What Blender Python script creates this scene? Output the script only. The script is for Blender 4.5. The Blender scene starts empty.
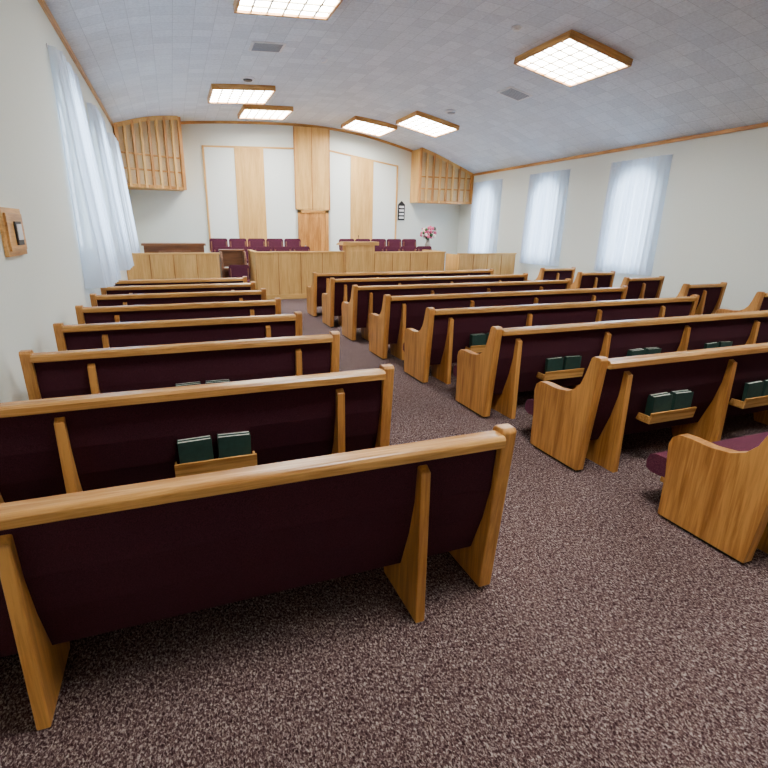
import bpy, bmesh, math, random
from mathutils import Vector, Matrix
random.seed(4)
scene=bpy.context.scene
col=scene.collection

# ------------------------------------------------------------ materials
def newmat(name):
    m=bpy.data.materials.new(name); m.use_nodes=True
    nt=m.node_tree; b=nt.nodes['Principled BSDF']
    return m,nt,b
def N(nt,t,**kw):
    n=nt.nodes.new(t)
    for k,v in kw.items():
        if k in n.inputs: n.inputs[k].default_value=v
        else: setattr(n,k,v)
    return n
def ramp(nt,stops):
    r=nt.nodes.new('ShaderNodeValToRGB')
    e=r.color_ramp.elements
    e[0].position=stops[0][0]; e[0].color=(*stops[0][1],1)
    e[1].position=stops[-1][0]; e[1].color=(*stops[-1][1],1)
    for p,c in stops[1:-1]:
        x=e.new(p); x.color=(*c,1)
    return r
def simple(name,c,rough=.6,metal=0,noise=0,scale=30):
    m,nt,b=newmat(name)
    b.inputs['Roughness'].default_value=rough; b.inputs['Metallic'].default_value=metal
    b.inputs['Base Color'].default_value=(*c,1)
    tc=N(nt,'ShaderNodeTexCoord'); n=N(nt,'ShaderNodeTexNoise'); n.inputs['Scale'].default_value=scale; n.inputs['Detail'].default_value=4
    nt.links.new(tc.outputs['Object'],n.inputs['Vector'])
    k=noise if noise else .06
    r=ramp(nt,[(.3,tuple(v*(1-k) for v in c)),(.7,tuple(min(1,v*(1+k)) for v in c))])
    nt.links.new(n.outputs['Fac'],r.inputs['Fac']); nt.links.new(r.outputs['Color'],b.inputs['Base Color'])
    return m
def oak(name,axis,dark,light,rough=.34):
    m,nt,b=newmat(name)
    tc=N(nt,'ShaderNodeTexCoord'); mp=N(nt,'ShaderNodeMapping')
    s=[46,46,46]; s[axis]=2.4
    mp.inputs['Scale'].default_value=s
    n=N(nt,'ShaderNodeTexNoise'); n.inputs['Scale'].default_value=1.0; n.inputs['Detail'].default_value=7; n.inputs['Roughness'].default_value=.65; n.inputs['Distortion'].default_value=.6
    mp2=N(nt,'ShaderNodeMapping'); s2=[7,7,7]; s2[axis]=.8; mp2.inputs['Scale'].default_value=s2
    n2=N(nt,'ShaderNodeTexNoise'); n2.inputs['Scale'].default_value=1.0; n2.inputs['Detail'].default_value=3
    nt.links.new(tc.outputs['Object'],mp.inputs['Vector']); nt.links.new(mp.outputs['Vector'],n.inputs['Vector'])
    nt.links.new(tc.outputs['Object'],mp2.inputs['Vector']); nt.links.new(mp2.outputs['Vector'],n2.inputs['Vector'])
    add=N(nt,'ShaderNodeMath',operation='ADD'); mul=N(nt,'ShaderNodeMath',operation='MULTIPLY'); mul.inputs[1].default_value=.5
    nt.links.new(n.outputs['Fac'],add.inputs[0]); nt.links.new(n2.outputs['Fac'],add.inputs[1]); nt.links.new(add.outputs[0],mul.inputs[0])
    r=ramp(nt,[(.39,dark),(.5,tuple((a+c)/2 for a,c in zip(dark,light))),(.59,light)])
    nt.links.new(mul.outputs[0],r.inputs['Fac']); nt.links.new(r.outputs['Color'],b.inputs['Base Color'])
    b.inputs['Roughness'].default_value=rough
    bp=N(nt,'ShaderNodeBump'); bp.inputs['Strength'].default_value=.08
    nt.links.new(n.outputs['Fac'],bp.inputs['Height']); nt.links.new(bp.outputs['Normal'],b.inputs['Normal'])
    return m
OD=(.34,.14,.030); OL=(.72,.38,.115)
OAKX=oak('oak_grain_along',0,OD,OL,.27); OAKZ=oak('oak_grain_upright',2,(.32,.12,.022),(.66,.31,.078)); OAKY=oak('oak_grain_deep',1,OD,OL)
LOAKZ=oak('light_oak_upright',2,(.60,.32,.085),(.78,.47,.15),.45); LOAKX=oak('light_oak_along',0,(.60,.32,.085),(.78,.47,.15),.45)
LOAKY=oak('light_oak_deep',1,(.55,.28,.08),(.72,.42,.14),.45)
WALN=oak('brown_walnut',0,(.12,.045,.02),(.24,.10,.04),.35)
def fabric(name,c1,c2,scale=260,spec=.15):
    m,nt,b=newmat(name)
    tc=N(nt,'ShaderNodeTexCoord'); n=N(nt,'ShaderNodeTexNoise'); n.inputs['Scale'].default_value=scale; n.inputs['Detail'].default_value=3
    nt.links.new(tc.outputs['Object'],n.inputs['Vector'])
    r=ramp(nt,[(.35,c1),(.68,c2)])
    nt.links.new(n.outputs['Fac'],r.inputs['Fac']); nt.links.new(r.outputs['Color'],b.inputs['Base Color'])
    b.inputs['Roughness'].default_value=.9; b.inputs['Specular IOR Level'].default_value=spec
    return m
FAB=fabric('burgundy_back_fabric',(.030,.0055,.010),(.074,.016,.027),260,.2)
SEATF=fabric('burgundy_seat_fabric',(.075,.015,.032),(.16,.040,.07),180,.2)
CHF=fabric('choir_chair_fabric',(.065,.013,.028),(.12,.030,.055),120)
# carpet
CARP,nt,b=newmat('speckled_carpet')
tc=N(nt,'ShaderNodeTexCoord')
mp=N(nt,'ShaderNodeMapping'); mp.inputs['Scale'].default_value=(1.0,.62,1)
mp.inputs['Rotation'].default_value=(0,0,.25)
n=N(nt,'ShaderNodeTexNoise'); n.inputs['Scale'].default_value=130; n.inputs['Detail'].default_value=3; n.inputs['Roughness'].default_value=.65; n.inputs['Distortion'].default_value=.8
nt.links.new(tc.outputs['Object'],mp.inputs['Vector']); nt.links.new(mp.outputs['Vector'],n.inputs['Vector'])
n2=N(nt,'ShaderNodeTexNoise'); n2.inputs['Scale'].default_value=45; n2.inputs['Detail'].default_value=2
nt.links.new(mp.outputs['Vector'],n2.inputs['Vector'])
r=ramp(nt,[(.36,(.022,.009,.010)),(.47,(.075,.040,.040)),(.54,(.145,.098,.092)),(.65,(.40,.33,.30))])
r2=ramp(nt,[(.4,(.85,.80,.82)),(.6,(1.1,1.1,1.08))])
nt.links.new(n.outputs['Fac'],r.inputs['Fac']); nt.links.new(n2.outputs['Fac'],r2.inputs['Fac'])
mx=N(nt,'ShaderNodeMix',data_type='RGBA',blend_type='MULTIPLY'); mx.inputs[0].default_value=1
nt.links.new(r.outputs['Color'],mx.inputs[6]); nt.links.new(r2.outputs['Color'],mx.inputs[7]); nt.links.new(mx.outputs[2],b.inputs['Base Color'])
b.inputs['Roughness'].default_value=1; b.inputs['Specular IOR Level'].default_value=.05
bp=N(nt,'ShaderNodeBump'); bp.inputs['Strength'].default_value=.5; bp.inputs['Distance'].default_value=.01
nt.links.new(n.outputs['Fac'],bp.inputs['Height']); nt.links.new(bp.outputs['Normal'],b.inputs['Normal'])
# walls
def plaster(name,c):
    m,nt,b=newmat(name); tc=N(nt,'ShaderNodeTexCoord')
    n=N(nt,'ShaderNodeTexNoise'); n.inputs['Scale'].default_value=40; n.inputs['Detail'].default_value=5
    nt.links.new(tc.outputs['Object'],n.inputs['Vector'])
    r=ramp(nt,[(.3,tuple(v*.96 for v in c)),(.7,c)])
    nt.links.new(n.outputs['Fac'],r.inputs['Fac']); nt.links.new(r.outputs['Color'],b.inputs['Base Color'])
    bp=N(nt,'ShaderNodeBump'); bp.inputs['Strength'].default_value=.15; bp.inputs['Distance'].default_value=.01
    nt.links.new(n.outputs['Fac'],bp.inputs['Height']); nt.links.new(bp.outputs['Normal'],b.inputs['Normal'])
    b.inputs['Roughness'].default_value=.85
    return m
WALL=plaster('wall_plaster',(.78,.82,.75)); WPAN=plaster('white_wall_panel',(.86,.90,.85))
# ceiling tiles
CEIL,nt,b=newmat('ceiling_tiles')
tc=N(nt,'ShaderNodeTexCoord')
br=N(nt,'ShaderNodeTexBrick'); br.offset=.0; br.inputs['Scale'].default_value=1
br.inputs['Brick Width'].default_value=.305; br.inputs['Row Height'].default_value=.305; br.inputs['Mortar Size'].default_value=.005; br.inputs['Mortar Smooth'].default_value=.3
br.inputs['Color1'].default_value=(.68,.745,.81,1); br.inputs['Color2'].default_value=(.80,.865,.93,1); br.inputs['Mortar'].default_value=(.54,.60,.66,1)
nt.links.new(tc.outputs['Object'],br.inputs['Vector'])
n=N(nt,'ShaderNodeTexNoise'); n.inputs['Scale'].default_value=24; n.inputs['Detail'].default_value=6; n.inputs['Roughness'].default_value=.8
nt.links.new(tc.outputs['Object'],n.inputs['Vector'])
r=ramp(nt,[(.38,(.86,.86,.87)),(.60,(1.05,1.05,1.05))])
nt.links.new(n.outputs['Fac'],r.inputs['Fac'])
mx=N(nt,'ShaderNodeMix',data_type='RGBA',blend_type='MULTIPLY'); mx.inputs[0].default_value=1
nt.links.new(br.outputs['Color'],mx.inputs[6]); nt.links.new(r.outputs['Color'],mx.inputs[7]); nt.links.new(mx.outputs[2],b.inputs['Base Color'])
b.inputs['Roughness'].default_value=.9
# curtain
CURT,nt,b=newmat('sheer_curtain')
out=nt.nodes['Material Output']; nt.nodes.remove(b)
tc=N(nt,'ShaderNodeTexCoord'); n=N(nt,'ShaderNodeTexNoise'); n.inputs['Scale'].default_value=200
nt.links.new(tc.outputs['Object'],n.inputs['Vector'])
r=ramp(nt,[(.3,(.70,.77,.88)),(.7,(.77,.84,.94))]); nt.links.new(n.outputs['Fac'],r.inputs['Fac'])
df=N(nt,'ShaderNodeBsdfDiffuse'); tl=N(nt,'ShaderNodeBsdfTranslucent'); tr=N(nt,'ShaderNodeBsdfTransparent')
nt.links.new(r.outputs['Color'],df.inputs['Color']); nt.links.new(r.outputs['Color'],tl.inputs['Color'])
m1=N(nt,'ShaderNodeMixShader'); m1.inputs[0].default_value=.4
m2=N(nt,'ShaderNodeMixShader'); m2.inputs[0].default_value=.18
nt.links.new(df.outputs[0],m1.inputs[1]); nt.links.new(tl.outputs[0],m1.inputs[2])
nt.links.new(m1.outputs[0],m2.inputs[1]); nt.links.new(tr.outputs[0],m2.inputs[2]); nt.links.new(m2.outputs[0],out.inputs['Surface'])
def emis(name,c,s):
    m,nt,b=newmat(name); b.inputs['Emission Color'].default_value=(*c,1); b.inputs['Emission Strength'].default_value=s
    b.inputs['Base Color'].default_value=(.8,.8,.8,1)
    return m
LAMP=emis('luminous_diffuser',(.97,.98,.97),48)
GRID=simple('lamp_grid_strip',(.70,.60,.42),.5)
WHITE=simple('white_paint',(.8,.8,.8),.5); METAL=simple('grey_metal',(.35,.36,.38),.35,.7); BLACK=simple('black_plastic',(.01,.01,.012),.5)
GREEN=simple('green_hymnal_cover',(.014,.045,.034),.5,0,.2); PAGE=simple('book_pages',(.7,.68,.6),.8)
CLOTH=simple('speaker_cloth',(.66,.50,.28),.9,0,.1,60); SHADOW=simple('painted_recess_shade',(.02,.018,.016),.9)
LEAF=simple('leaf_green',(.03,.12,.03),.6,0,.3); PINK=simple('pink_petal',(.7,.12,.25),.6,0,.3); WPET=simple('white_petal',(.85,.8,.75),.6); RED=simple('red_petal',(.5,.02,.03),.6); CERAM=simple('vase_ceramic',(.55,.5,.42),.3)
VENT=simple('vent_grey',(.33,.36,.40),.6)

# ------------------------------------------------------------ mesh builder
class B:
    def __init__(s): s.v=[];s.f=[];s.m=[];s.mats=[]
    def mi(s,mat):
        if mat not in s.mats: s.mats.append(mat)
        return s.mats.index(mat)
    def add(s,vs,fs,mat,M=None):
        o=len(s.v); k=s.mi(mat)
        for p in vs:
            p=Vector(p); s.v.append(M@p if M else p)
        for f in fs: s.f.append([o+i for i in f]); s.m.append(k)
    def box(s,x0,x1,y0,y1,z0,z1,mat,M=None):
        vs=[(x,y,z) for x in(x0,x1) for y in(y0,y1) for z in(z0,z1)]
        s.add(vs,[(0,1,3,2),(4,6,7,5),(0,4,5,1),(2,3,7,6),(0,2,6,4),(1,5,7,3)],mat,M)
    def prism(s,prof,x0,x1,mat,axis=0,M=None):
        n=len(prof)
        def P(a,p):
            return (a,p[0],p[1]) if axis==0 else ((p[0],a,p[1]) if axis==1 else (p[0],p[1],a))
        vs=[P(x0,p) for p in prof]+[P(x1,p) for p in prof]
        fs=[tuple(range(n))[::-1],tuple(range(n,2*n))]+[(i,(i+1)%n,n+(i+1)%n,n+i) for i in range(n)]
        s.add(vs,fs,mat,M)
    def lathe(s,prof,c,mat,n=20):
        vs=[];fs=[]
        for r,z in prof:
            for i in range(n):
                a=2*math.pi*i/n; vs.append((c[0]+r*math.cos(a),c[1]+r*math.sin(a),c[2]+z))
        for k in range(len(prof)-1):
            for i in range(n):
                j=(i+1)%n; fs.append((k*n+i,k*n+j,(k+1)*n+j,(k+1)*n+i))
        fs.append(tuple(range(n))[::-1]); fs.append(tuple((len(prof)-1)*n+i for i in range(n)))
        s.add(vs,fs,mat)
    def mesh(s,name):
        me=bpy.data.meshes.new(name); me.from_pydata([tuple(p) for p in s.v],[],s.f)
        for m in s.mats: me.materials.append(m)
        for p,k in zip(me.polygons,s.m): p.material_index=k
        bm=bmesh.new(); bm.from_mesh(me); bmesh.ops.recalc_face_normals(bm,faces=bm.faces); bm.to_mesh(me); bm.free()
        return me
    def obj(s,name,loc=(0,0,0),bevel=0,rot=0):
        return place(s.mesh(name),name,loc,bevel,rot)
def place(me,name,loc=(0,0,0),bevel=0,rot=0):
    o=bpy.data.objects.new(name,me); col.objects.link(o); o.location=loc; o.rotation_euler=(0,0,rot)
    if bevel:
        md=o.modifiers.new('bevel','BEVEL'); md.width=bevel; md.segments=2; md.limit_method='ANGLE'; md.angle_limit=math.radians(38)
    return o

# ------------------------------------------------------------ room
XL,XR,YB,YF=-1.2,10.2,-3.0,17.0
prof=[(-1.2,4.28),(-.3,4.58),(.6,4.73),(2.5,4.87),(4.5,4.92),(6.0,4.81),(7.0,4.64),(8.34,4.33),(9.4,3.96),(10.2,3.64)]
def ceil(x):
    if x<=prof[0][0]: return prof[0][1]
    if x>=prof[-1][0]: return prof[-1][1]
    for i in range(len(prof)-1):
        if prof[i][0]<=x<=prof[i+1][0]: break
    p=lambda k: prof[max(0,min(len(prof)-1,k))]
    x1,y1=p(i);x2,y2=p(i+1);x0,y0=p(i-1);x3,y3=p(i+2)
    t=(x-x1)/(x2-x1); d=x2-x1
    m1=(y2-y0)/(x2-x0)*d; m2=(y3-y1)/(x3-x1)*d
    return (2*t**3-3*t**2+1)*y1+(t**3-2*t**2+t)*m1+(-2*t**3+3*t**2)*y2+(t**3-t**2)*m2
xs=[XL+(XR-XL)*i/48 for i in range(49)]
b=B(); b.box(XL-.3,XR+.3,YB-.2,YF+.2,-.2,0,CARP); b.obj('floor')
b=B()
b.prism([(x,ceil(x)) for x in xs]+[(XR+.3,ceil(XR)),(XR+.3,5.3),(XL-.3,5.3),(XL-.3,ceil(XL))],YB-.2,YF+.2,CEIL,axis=1)
b.obj('ceiling')
for nm,y0,y1 in(('wall_front',YF,YF+.2),('wall_back',YB-.2,YB)):
    b=B(); b.prism([(XL-.3,-.1),(XR+.3,-.1),(XR+.3,ceil(XR)+.005)]+[(x,ceil(x)+.005) for x in xs[::-1]]+[(XL-.3,ceil(XL)+.005)],y0,y1,WALL,axis=1); b.obj(nm)
WINR=[9.25,12.25,15.25]
WINL=[8.45,11.45,14.45]
def arch(yc,zb,zs,r,n=16):
    return [(yc-r,zb),(yc+r,zb)]+[(yc+r*math.cos(math.pi*i/n),zs+r*math.sin(math.pi*i/n)) for i in range(n+1)]
def sidewall(name,x,sgn,ztop,dz,WIN):
    bm=bmesh.new(); edges=[]
    def loop(pts):
        vs=[bm.verts.new((x,p[0],p[1])) for p in pts]
        es=[bm.edges.new((vs[i],vs[(i+1)%len(vs)])) for i in range(len(vs))]
        return vs,es
    _,e=loop([(YB-.0,-.1),(YF+.0,-.1),(YF+.0,ztop),(YB-.0,ztop)]); edges+=e
    holes=[]
    for yc in WIN:
        hv,e=loop(arch(yc,.95+dz,2.55+dz,.56)); edges+=e; holes.append((hv,e))
    bmesh.ops.triangle_fill(bm,edges=edges,use_beauty=True)
    for hv,e in holes:
        ext=bmesh.ops.extrude_edge_only(bm,edges=e)
        for v in ext['geom']:
            if isinstance(v,bmesh.types.BMVert): v.co.x+=sgn*.2
    me=bpy.data.meshes.new(name)
    bad=[f for f in bm.faces if abs(f.normal.x)>.9 and any(all(abs(v.co.y-yc)<.57 and .94+dz<v.co.z<3.13+dz for v in f.verts) for yc in WIN)]
    bmesh.ops.delete(bm,geom=bad,context='FACES_ONLY')
    bm.to_mesh(me); bm.free(); me.materials.append(WALL)
    o=bpy.data.objects.new(name,me); col.objects.link(o)
DZL=.45
sidewall('wall_left',XL,-1,ceil(XL)+.02,DZL,WINL)
sidewall('wall_right',XR,1,ceil(XR)+.02,0,WINR)
b=B(); b.box(XL,XL+.05,YB,YF,ceil(XL)-.07,ceil(XL)+.0,OAKY); b.obj('trim_1',bevel=.006)
b=B(); b.box(XR-.05,XR,YB,YF,ceil(XR)-.07,ceil(XR)+.0,OAKY); b.obj('trim_2',bevel=.006)
b=B(); b.prism([(x,ceil(x)-.07) for x in xs]+[(x,ceil(x)) for x in xs[::-1]],YF-.04,YF,OAKX,axis=1); b.obj('trim_3')
b=B(); b.box(XL,XL+.02,YB,YF,0,.12,OAKY); b.obj('baseboard_left')
b=B(); b.box(XR-.02,XR,YB,YF,0,.12,OAKY); b.obj('baseboard_right')

def window(i,x,sgn,yc,dz):
    b=B(); zb,zs,r=.95+dz,2.55+dz,.56
    xo=x+sgn*.14
    a0,a1=sorted((xo-.02,xo+.02))
    n=16; outer=arch(yc,zb,zs,r,n); inner=arch(yc,zb+.06,zs,r-.06,n)
    for k in range(len(outer)):
        j=(k+1)%len(outer)
        b.prism([outer[k],outer[j],inner[j],inner[k]],a0,a1,WHITE)
    for k in (-1,1): b.box(a0,a1,yc+k*.19-.015,yc+k*.19+.015,zb,zs+.48,WHITE)
    for z in (zb+.4,zb+.8,zb+1.2,zs): b.box(a0,a1,yc-r,yc+r,z-.015,z+.015,WHITE)
    b.box(min(x,x+sgn*.14),max(x,x+sgn*.14),yc-r,yc+r,zb-.0,zb+.02,WHITE)
    b.obj('window_%d'%i)
    L=bpy.data.lights.new('window_daylight','AREA'); L.shape='RECTANGLE'; L.energy=210; L.color=(.68,.84,1)
    lo=bpy.data.objects.new('window_daylight',L); col.objects.link(lo); lo.location=(x+sgn*.45,yc,2.0+dz)
    lo.rotation_euler=(0,math.radians(90 if sgn>0 else -90),0)
    L.size,L.size_y=2.5,1.3
    zt=3.33+(.47 if sgn<0 else 0); z0=.80+(.14 if sgn<0 else 0)
    flare=.19 if sgn<0 else .05
    b=B(); ny=144; nz=10; vs=[];fs=[]
    for kz in range(nz+1):
        t=kz/nz; z=z0+(zt-z0)*t; w=.82-.02*t
        for ky in range(ny+1):
            s=ky/ny
            y=yc-w+2*w*s
            ret=min(1,s/.05,(1-s)/.05)**.5
            ph=2*math.pi*s*11+.9*math.sin(s*9+kz*.2)
            amp=.034+.018*(1-t)
            vs.append((x-sgn*(.02+(.08+flare*(1-t)+amp*(math.sin(ph)+.35*math.sin(2.3*ph+1)))*ret),y,z))
    for kz in range(nz):
        for ky in range(ny):
            q=kz*(ny+1)+ky; fs.append((q,q+1,q+ny+2,q+ny+1))
    b.add(vs,fs,CURT)
    o=b.obj('curtain')
    for p in o.data.polygons: p.use_smooth=True
    b=B(); b.box(min(x-sgn*.005,x-sgn*.018),max(x-sgn*.005,x-sgn*.018),yc-.8,yc+.8,zt-.02,zt+.02,WHITE); b.obj('curtain_rod',bevel=.003)
k=1
for yc in WINR: window(k,XR,1,yc,0); k+=1
for yc in WINL: window(k,XL,-1,yc,DZL); k+=1

# front wall panelling
b=B(); y=YF-.03
b.box(3.93,5.12,YF-.07,YF-.002,2.35,4.84,LOAKZ)
for x in (3.93,4.50,5.09): b.box(x-.01,x+.02,YF-.085,YF-.002,2.35,4.84,OAKZ)
b.obj('trim_4',bevel=.004)
def wpanel(x0,x1,x2,x3,zc,zo,nm,left):
    z=lambda x: (zo+(zc-zo)*(x-x0)/(x3-x0)) if left else (zc+(zo-zc)*(x-x0)/(x3-x0))
    b=B()
    b.prism([(x0,1.0),(x3,1.0),(x3,z(x3)),(x0,z(x0))],YF-.025,YF-.002,WPAN,axis=1)
    b.prism([(x1,1.0),(x2,1.0),(x2,z(x2)),(x1,z(x1))],YF-.06,YF-.002,LOAKZ,axis=1)
    b.prism([(x0,z(x0)-.0),(x3,z(x3)-.0),(x3,z(x3)+.05),(x0,z(x0)+.05)],YF-.055,YF-.002,LOAKX,axis=1)
    e=x0 if left else x3
    b.box(e-.03,e+.03,YF-.055,YF-.002,1.0,z(e)+.05,LOAKZ)
    b.obj(nm,bevel=.004)
wpanel(1.12,2.04,2.94,3.93,4.17,4.07,'trim_5',True)
wpanel(5.12,5.86,6.68,7.58,4.17,3.82,'trim_6',False)
b=B()
b.box(4.12,4.94,YF-.05,YF-.002,.2,2.24,OAKZ)
b.box(4.2,4.86,YF-.06,YF-.002,.35,2.12,OAKZ)
b.box(4.0,4.12,YF-.08,YF-.002,.2,2.34,OAKZ); b.box(4.94,5.06,YF-.08,YF-.002,.2,2.34,OAKZ); b.box(4.0,5.06,YF-.08,YF-.002,2.24,2.34,OAKX)
b.lathe([(.0,0),(.03,.0),(.035,.03),(.0,.05)],(4.22,YF-.1,1.15),METAL,12)
b.obj('door_1',bevel=.004)

# organ speaker grilles in the front corners
def grille(x0,y0,x1,y1,z0,side,nm):
    b=B(); n=8
    d=Vector((x1-x0,y1-y0,0)); L=d.length; ang=math.atan2(d.y,d.x)
    def top(x): return ceil(x)-.03
    m=10
    front=[(x0+(x1-x0)*t/m,y0+(y1-y0)*t/m) for t in range(m+1)]
    vs=[(x,y,z0) for x,y in front]+[(x,y,top(x)) for x,y in front]
    b.add(vs,[(i,i+1,m+2+i,m+1+i) for i in range(m)],CLOTH)
    xi,yi=(x0,y0) if side=='l' else (x1,y1)
    b.add([(xi,yi,z0),(xi,YF-.005,z0),(xi,YF-.005,top(xi)),(xi,yi,top(xi))],[(0,1,2,3)],LOAKZ)
    b.add([(x0,y0,z0),(x1,y1,z0),(x1,YF-.005,z0),(x0,YF-.005,z0)],[(0,1,2,3)],LOAKX)
    F=Matrix.Translation((x0,y0,0))@Matrix.Rotation(ang,4,'Z')
    for i in range(n+1):
        t=i/n; x=x0+(x1-x0)*t
        w=.03 if i not in(0,n) else .045
        b.box(L*t-w,L*t+w,-.08,.0,z0-.02,top(x),LOAKZ if i%2 else OAKZ,F)
    b.box(0,L,-.06,.0,z0-.03,z0+.06,OAKX,F)
    for zz in (.42,.80): b.box(0,L,-.05,.0,z0+zz,z0+zz+.04,OAKX,F)
    for i in range(m):
        xa,ya=front[i]; xb,yb=front[i+1]
        b.add([(xa,ya-.07,top(xa)-.09),(xb,yb-.07,top(xb)-.09),(xb,yb-.07,top(xb)+.02),(xa,ya-.07,top(xa)+.02)],[(0,1,2,3)],LOAKX)
    b.obj(nm)
grille(XL+.06,15.45,.45,16.15,2.80,'r','organ_speaker_grille')
grille(8.12,16.3,XR-.06,16.25,2.66,'l','organ_speaker_grille')

# ------------------------------------------------------------ ceiling lights
def lightbox(x0,x1,y0,y1):
    xc=(x0+x1)/2; yc=(y0+y1)/2
    za,zb=ceil(x0),ceil(x1); ang=math.atan2(zb-za,x1-x0)
    w=(x1-x0)/2; l=(y1-y0)/2; b=B(); H=.11
    b.box(-w,w,-l,-l+.04,-H,0.02,OAKX); b.box(-w,w,l-.04,l,-H,.02,OAKX)
    b.box(-w,-w+.04,-l+.04,l-.04,-H,.02,OAKY); b.box(w-.04,w,-l+.04,l-.04,-H,.02,OAKY)
    b.box(-w+.04,w-.04,-l+.04,l-.04,-H+.035,-H+.05,LAMP)
    for i in range(1,6):
        t=-w+2*w*i/6; b.box(t-.014,t+.014,-l+.04,l-.04,-H+.012,-H+.034,GRID)
        t=-l+2*l*i/6; b.box(-w+.04,w-.04,t-.014,t+.014,-H+.012,-H+.034,GRID)
    o=b.obj('ceiling_light',(xc,yc,(za+zb)/2),bevel=.004)
    o.rotation_euler=(0,-ang,0)
for a in [(1.12,2.52,7.0,8.4),(6.2,7.58,7.36,8.78),(1.12,2.55,12.7,14.1),(6.38,7.73,13.15,14.5),(2.08,3.42,14.7,16.0),(5.3,6.65,14.95,16.3),(1.12,2.52,.6,2.0),(6.1,7.4,.8,2.1)]:  # last two are unseen above the view, added to light the closed room
    lightbox(*a)
for (x,y) in ((1.9,10.1),(7.26,10.15)):
    b=B()
    b.box(-.3,.3,-.24,.24,-.02,.0,WHITE)
    for i in range(7):
        b.box(-.25,.25,-.2+i*.06,-.2+i*.06+.025,-.03,-.018,VENT)
    o=b.obj('ceiling_air_vent',(x,y,ceil(x)-.0)); o.rotation_euler=(0,-math.atan2(ceil(x+.2)-ceil(x-.2),.4),0)
for (x,y,r,m) in ((1.85,12.2,.13,BLACK),(7.0,12.4,.13,VENT),(5.5,7.8,.07,WHITE),(3.1,10.6,.06,WHITE),(4.2,7.0,.07,WHITE)):
    b=B(); b.lathe([(r*1.2,0),(r*1.2,-.015),(r,-.03),(r*.6,-.03)],(0,0,0),WHITE); b.lathe([(r*.8,-.028),(r*.7,-.05),(r*.2,-.06)],(0,0,0),m)
    b.obj('recessed_ceiling_spot',(x,y,ceil(x)))

# ------------------------------------------------------------ pews
END=[(0,.895),(.012,.912),(.065,.912),(.085,.897),(.098,.85),(.12,.77),(.15,.69),(.20,.63),(.27,.595),(.38,.58),(.50,.585),(.57,.58),(.61,.55),(.625,.50),(.62,.43),(.605,.3),(.60,.02),(.07,.02)]
def pewmesh(L,divs,racks,name):
    b=B(); T=.07
    b.prism(END,0,T,OAKZ); b.prism(END,L-T,L,OAKZ)
    b.box(.015,T-.01,.12,.56,0,.02,SHADOW); b.box(L-T+.01,L-.015,.12,.56,0,.02,SHADOW)  # near-black strips paint the shade at the base of the end panels
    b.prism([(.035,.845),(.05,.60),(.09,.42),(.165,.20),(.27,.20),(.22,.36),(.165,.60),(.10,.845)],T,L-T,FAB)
    b.prism([(-.022,.835),(-.026,.875),(-.012,.89),(.06,.89),(.082,.878),(.086,.85),(.07,.835)],T,L-T,OAKX)
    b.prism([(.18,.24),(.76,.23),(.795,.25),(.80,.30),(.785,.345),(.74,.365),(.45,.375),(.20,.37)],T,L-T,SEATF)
    b.box(T,L-T,.24,.68,.20,.24,OAKX)
    for x in divs:
        b.prism([(.0,.765),(.045,.79),(.10,.42),(.24,.2),(.45,.235),(.36,0),(-.02,0)],x-.024,x+.024,OAKZ)
    for x,kind in racks:
        w=.235; dz=-.04
        b.box(x-w,x+w,.0,.10,.395+dz,.412+dz,OAKX)
        b.prism([(-.012,.395+dz),(.004,.395+dz),(-.01,.485+dz),(-.026,.485+dz)],x-w,x+w,OAKX)
        for s in(-1,1): b.box(x+s*w-(.012 if s>0 else 0),x+s*w+(.012 if s<0 else 0),-.0,.11,.40+dz,.455+dz,OAKX)
        if kind:
            for s in (-1,1):
                for d in range(kind):
                    cxx=x+s*.108; M=Matrix.Translation((cxx,.018+d*.034,.413+dz))@Matrix.Rotation(math.radians(-1+2*d),4,'X')@Matrix.Rotation(math.radians(s*1.5),4,'Y')
                    h=.195 if d==0 else .20
                    b.box(-.095,.095,-.016,-.012,0,h,GREEN,M); b.box(-.095,.095,.012,.016,0,h,GREEN,M); b.box(-.095,-.09,-.016,.016,0,h,GREEN,M)
                    b.box(-.09,.09,-.012,.012,0.004,h-.004,PAGE,M)
    return b.mesh(name)
leftA=pewmesh(2.44,[.47,1.995],[],'pew_short')
leftB=pewmesh(2.34,[.43,1.98],[(1.20,2)],'pew_short_rack')
leftC=pewmesh(2.28,[.40,1.92],[(1.18,2)],'pew_short_rack_b')
midB=pewmesh(4.26,[.28,1.36,2.48,3.60],[(.84,1),(1.92,2),(3.03,1)],'pew_long_a')
midA=pewmesh(4.26,[.30,1.40,2.50,3.62],[(.80,2),(1.85,1),(3.03,2)],'pew_long_b')
rightA=pewmesh(1.0,[.50],[],'pew_side')
LY=[1.65,2.77,3.91,5.01,6.13,7.21,8.25,9.20]
for i,y in enumerate(LY):
    place(leftA if i==0 else (leftB if i<3 else leftC),'pew',(-1.08,y,0),.007)
MY=[1.33,2.50,3.68,4.87,6.06,7.30,8.52,9.72]
MX=[2.77,2.70,2.67,2.62,2.60,2.58,2.58,2.58]
for i,y in enumerate(MY):
    place(midA if i%2 else midB,'pew',(MX[i],y,0),.007)
for i,y in enumerate(MY):
    if i>=2: place(rightA,'pew',(8.2,y,0),.007)

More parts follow.
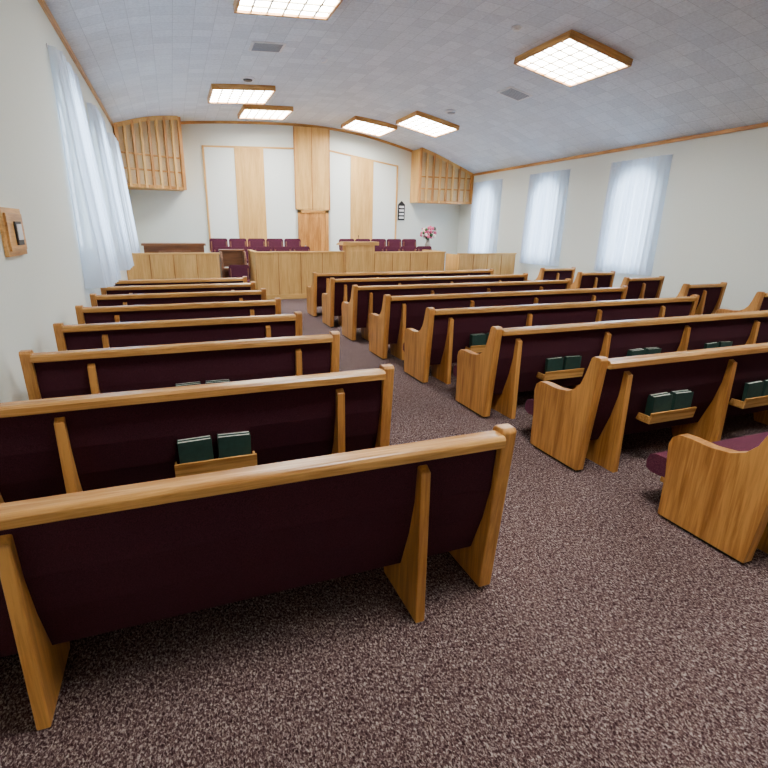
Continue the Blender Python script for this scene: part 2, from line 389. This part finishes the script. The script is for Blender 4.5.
# ------------------------------------------------------------ rostrum
def plat(x0,x1,y0,y1,z0,z1,nm):
    b=B(); b.box(x0,x1,y0,y1,z0,z1,CARP); b.obj(nm)
plat(1.96,7.1,12.9,14.08,0,.2,'rostrum_platform'); plat(4.02,5.08,14.1,YF-.1,0,.2,'rostrum_platform')
plat(1.0,4.0,14.1,15.14,0,.4,'choir_riser'); plat(5.1,8.0,14.1,15.14,0,.4,'choir_riser')
plat(1.0,4.0,15.15,YF-.1,0,.6,'choir_riser'); plat(5.1,8.0,15.15,YF-.1,0,.6,'choir_riser')
def railpanel(b,x0,x1,y,zt,n):
    b.box(x0,x1,y,y+.05,0.0,zt-.04,LOAKZ)
    b.box(x0-.02,x1+.02,y-.03,y+.10,zt-.04,zt,LOAKX)
    b.box(x0,x1,y-.015,y+.06,0,.12,LOAKX)
    for i in range(n+1):
        x=x0+(x1-x0)*i/n
        b.box(max(x0,x-.012),min(x1,x+.012),y-.012,y,.12,zt-.04,OAKZ)
b=B()
railpanel(b,1.88,4.18,12.65,1.19,4); railpanel(b,5.06,7.2,12.65,1.17,4)
b.box(1.88,1.93,12.7,13.9,0,1.15,LOAKZ); b.box(1.86,1.96,12.7,13.9,1.15,1.19,LOAKY)
b.box(7.15,7.2,12.7,13.9,0,1.13,LOAKZ); b.box(7.12,7.22,12.7,13.9,1.13,1.17,LOAKY)
b.obj('rostrum_panel_screen',bevel=.004)
b=B() # pulpit
b.box(4.22,5.02,12.55,12.60,0,1.34,LOAKZ); b.box(4.22,4.27,12.6,12.85,0,1.34,LOAKZ); b.box(4.97,5.02,12.6,12.85,0,1.34,LOAKZ)
b.box(4.30,4.94,12.535,12.55,.2,1.2,LOAKZ)
b.prism([(12.50,1.34),(13.1,1.34),(13.1,1.36),(12.75,1.43),(12.50,1.43)],4.12,5.12,LOAKX)
b.lathe([(.006,0),(.006,.12),(.012,.13),(.012,.17),(.004,.175)],(4.62,12.72,1.42),BLACK,8)
b.obj('pulpit',bevel=.004)
b=B(); railpanel(b,-1.1,1.05,13.1,1.15,4); b.box(1.0,1.05,13.15,13.9,0,1.11,LOAKZ); b.obj('choir_rail',bevel=.004)
b=B(); railpanel(b,7.95,9.95,13.1,1.09,4); b.box(7.95,8.0,13.15,13.9,0,1.05,LOAKZ); b.obj('choir_rail',bevel=.004)

def chair():
    b=B()
    def rbox(w,h,r=.06):
        pts=[]
        for cx_,cz_,a0 in((w-r,h-r,0),(-w+r,h-r,90),(-w+r,r,180),(w-r,r,270)):
            for k in range(5):
                a=math.radians(a0+k*22.5); pts.append((cx_+r*math.cos(a),cz_+r*math.sin(a)))
        return pts
    M=Matrix.Translation((0,.22,.46))@Matrix.Rotation(math.radians(-8),4,'X')
    b.prism(rbox(.265,.38),-.03,.03,CHF,axis=1,M=M)
    b.prism(rbox(.26,.38),.03,.045,WALN,axis=1,M=M)
    M2=Matrix.Translation((0,-.25,.40))
    b.prism([(-.245,0),(.245,0),(.245,.44),(.2,.47),(-.2,.47),(-.245,.44)],0,.07,CHF,axis=2,M=M2)
    for sx in(-.22,.22):
        for sy in(-.2,.2): b.box(sx-.015,sx+.015,sy-.015,sy+.015,.003,.41,WALN)
        b.box(sx-.015,sx+.015,.19,.22,.4,.75,WALN)
        b.box(sx-.02,sx+.02,-.22,.2,.2,.23,WALN)
    return b.mesh('choir_chair_mesh')
ch=chair()
for i in range(5):
    for y,z in((15.75,.6),(14.6,.4)):
        place(ch,'choir_chair',(1.3+i*.57,y,z),.006)
        place(ch,'choir_chair',(5.40+i*.57,y,z),.006)
place(ch,'choir_chair',(1.50,12.95,0),.006,-.15)
for x in(2.3,2.9,3.5,5.6,6.2,6.8): place(ch,'choir_chair',(x,13.45,.2),.006)

# piano and organ console on the left
b=B(); dx=.22
b.box(-.95+dx,.55+dx,14.3,14.85,.0,1.28,WALN); b.box(-1.0+dx,.6+dx,14.26,14.9,1.28,1.34,WALN)
b.box(-.95+dx,.55+dx,13.98,14.3,.62,.76,WALN); b.box(-.95+dx,-.88+dx,13.98,14.3,0,.62,WALN); b.box(.48+dx,.55+dx,13.98,14.3,0,.62,WALN)
b.box(-.85+dx,.45+dx,14.0,14.14,.76,.78,WHITE)
for i in range(24): b.box(-.82+dx+i*.052,-.80+dx+i*.052,14.05,14.14,.78,.79,BLACK)
b.prism([(14.22,.85),(14.26,.85),(14.3,1.15),(14.26,1.15)],-.6+dx,.2+dx,WALN)
b.obj('upright_piano',bevel=.006)
b=B()
E=[(0,0),(.6,0),(.6,1.1),(.45,1.15),(.15,1.15),(.05,1.0),(.0,.75)]
M=Matrix.Translation((0,13.2,0))
b.prism(E,1.12,1.17,WALN,M=M); b.prism(E,1.72,1.77,WALN,M=M)
b.box(1.17,1.72,13.68,13.8,.0,1.15,WALN); b.box(1.12,1.77,13.55,13.82,1.15,1.2,WALN)
b.box(1.17,1.72,13.3,13.68,.66,.74,WALN); b.box(1.22,1.67,13.34,13.5,.74,.76,WHITE)
b.obj('organ_console',(0,.2,0),bevel=.006)

b=B(); b.box(7.66,7.92,YF-.04,YF-.002,2.06,2.60,BLACK); b.prism([(7.66,2.60),(7.92,2.60),(7.79,2.72)],YF-.04,YF-.002,BLACK,axis=1)
for i in range(4): b.box(7.70,7.88,YF-.05,YF-.04,2.12+i*.12,2.19+i*.12,WHITE)
b.obj('hymn_board')
# flowers on stand
b=B(); X=8.20;Y=15.6
b.lathe([(.18,0),(.18,.04),(.04,.08),(.04,1.0),(.16,1.05),(.16,1.09)],(X,Y,0),WALN)
b.lathe([(.05,1.09),(.09,1.15),(.11,1.27),(.06,1.37),(.08,1.41)],(X,Y,0),CERAM)
ico=bmesh.new(); bmesh.ops.create_icosphere(ico,subdivisions=1,radius=1); iv=[v.co.copy() for v in ico.verts]; jf=[[v.index for v in f.verts] for f in ico.faces]; ico.free()
for i in range(90):
    a=random.random()*6.28; e=random.random()**.6; rr=.27*e; zz=1.63+.26*(random.random()-.45)*1.6*(1-.4*e)
    p=Vector((X+rr*math.cos(a),Y+rr*math.sin(a),zz)); mt=random.choice([PINK,WPET,LEAF,LEAF,WPET,PINK,PINK]); s=.035+.03*random.random()
    b.add([p+v*s for v in iv],jf,mt)
for i in range(26):
    a=random.random()*6.28; el=random.random()*1.2; d=Vector((math.cos(a)*math.cos(el),math.sin(a)*math.cos(el),math.sin(el)))
    o0=Vector((X,Y,1.40)); t=o0+d*.40; sd=d.cross(Vector((0,0,1))).normalized()*.02
    b.add([o0,(o0+t)/2+sd,t,(o0+t)/2-sd],[(0,1,2,3)],LEAF)
b.obj('flower_arrangement')
b=B(); b.box(XL+.002,XL+.03,4.50,5.02,1.52,1.88,OAKY); b.box(XL+.03,XL+.045,4.54,4.98,1.56,1.84,OAKY)
b.box(XL+.045,XL+.06,4.70,4.86,1.60,1.78,BLACK); b.box(XL+.06,XL+.065,4.72,4.84,1.64,1.76,WHITE)
b.obj('wooden_wall_plaque',bevel=.003)

# ------------------------------------------------------------ world + camera
w=bpy.data.worlds.new('World'); scene.world=w; w.use_nodes=True
w.node_tree.nodes['Background'].inputs[0].default_value=(.70,.84,1,1); w.node_tree.nodes['Background'].inputs[1].default_value=1.5
f=490.0;pc=360.0;h=1.75
yaw=math.radians(20.3);pitch=math.atan(155/490);roll=math.radians(0.6)
cy_,sy=math.cos(yaw),math.sin(yaw);cp,sp=math.cos(pitch),math.sin(pitch)
fw=Vector((sy*cp,cy_*cp,-sp));rt=Vector((cy_,-sy,0));up=rt.cross(fw)
cr,sr=math.cos(roll),math.sin(roll)
R=rt*cr+up*sr; U=up*cr-rt*sr
cam=bpy.data.cameras.new('camera'); co=bpy.data.objects.new('camera',cam); col.objects.link(co)
M=Matrix((( R.x,U.x,-fw.x,0),(R.y,U.y,-fw.y,0),(R.z,U.z,-fw.z,h),(0,0,0,1)))
co.matrix_world=M
cam.sensor_width=36; cam.sensor_fit='HORIZONTAL'; cam.lens=f/768*36; cam.shift_x=(384-pc)/768; cam.clip_start=.02
scene.camera=co
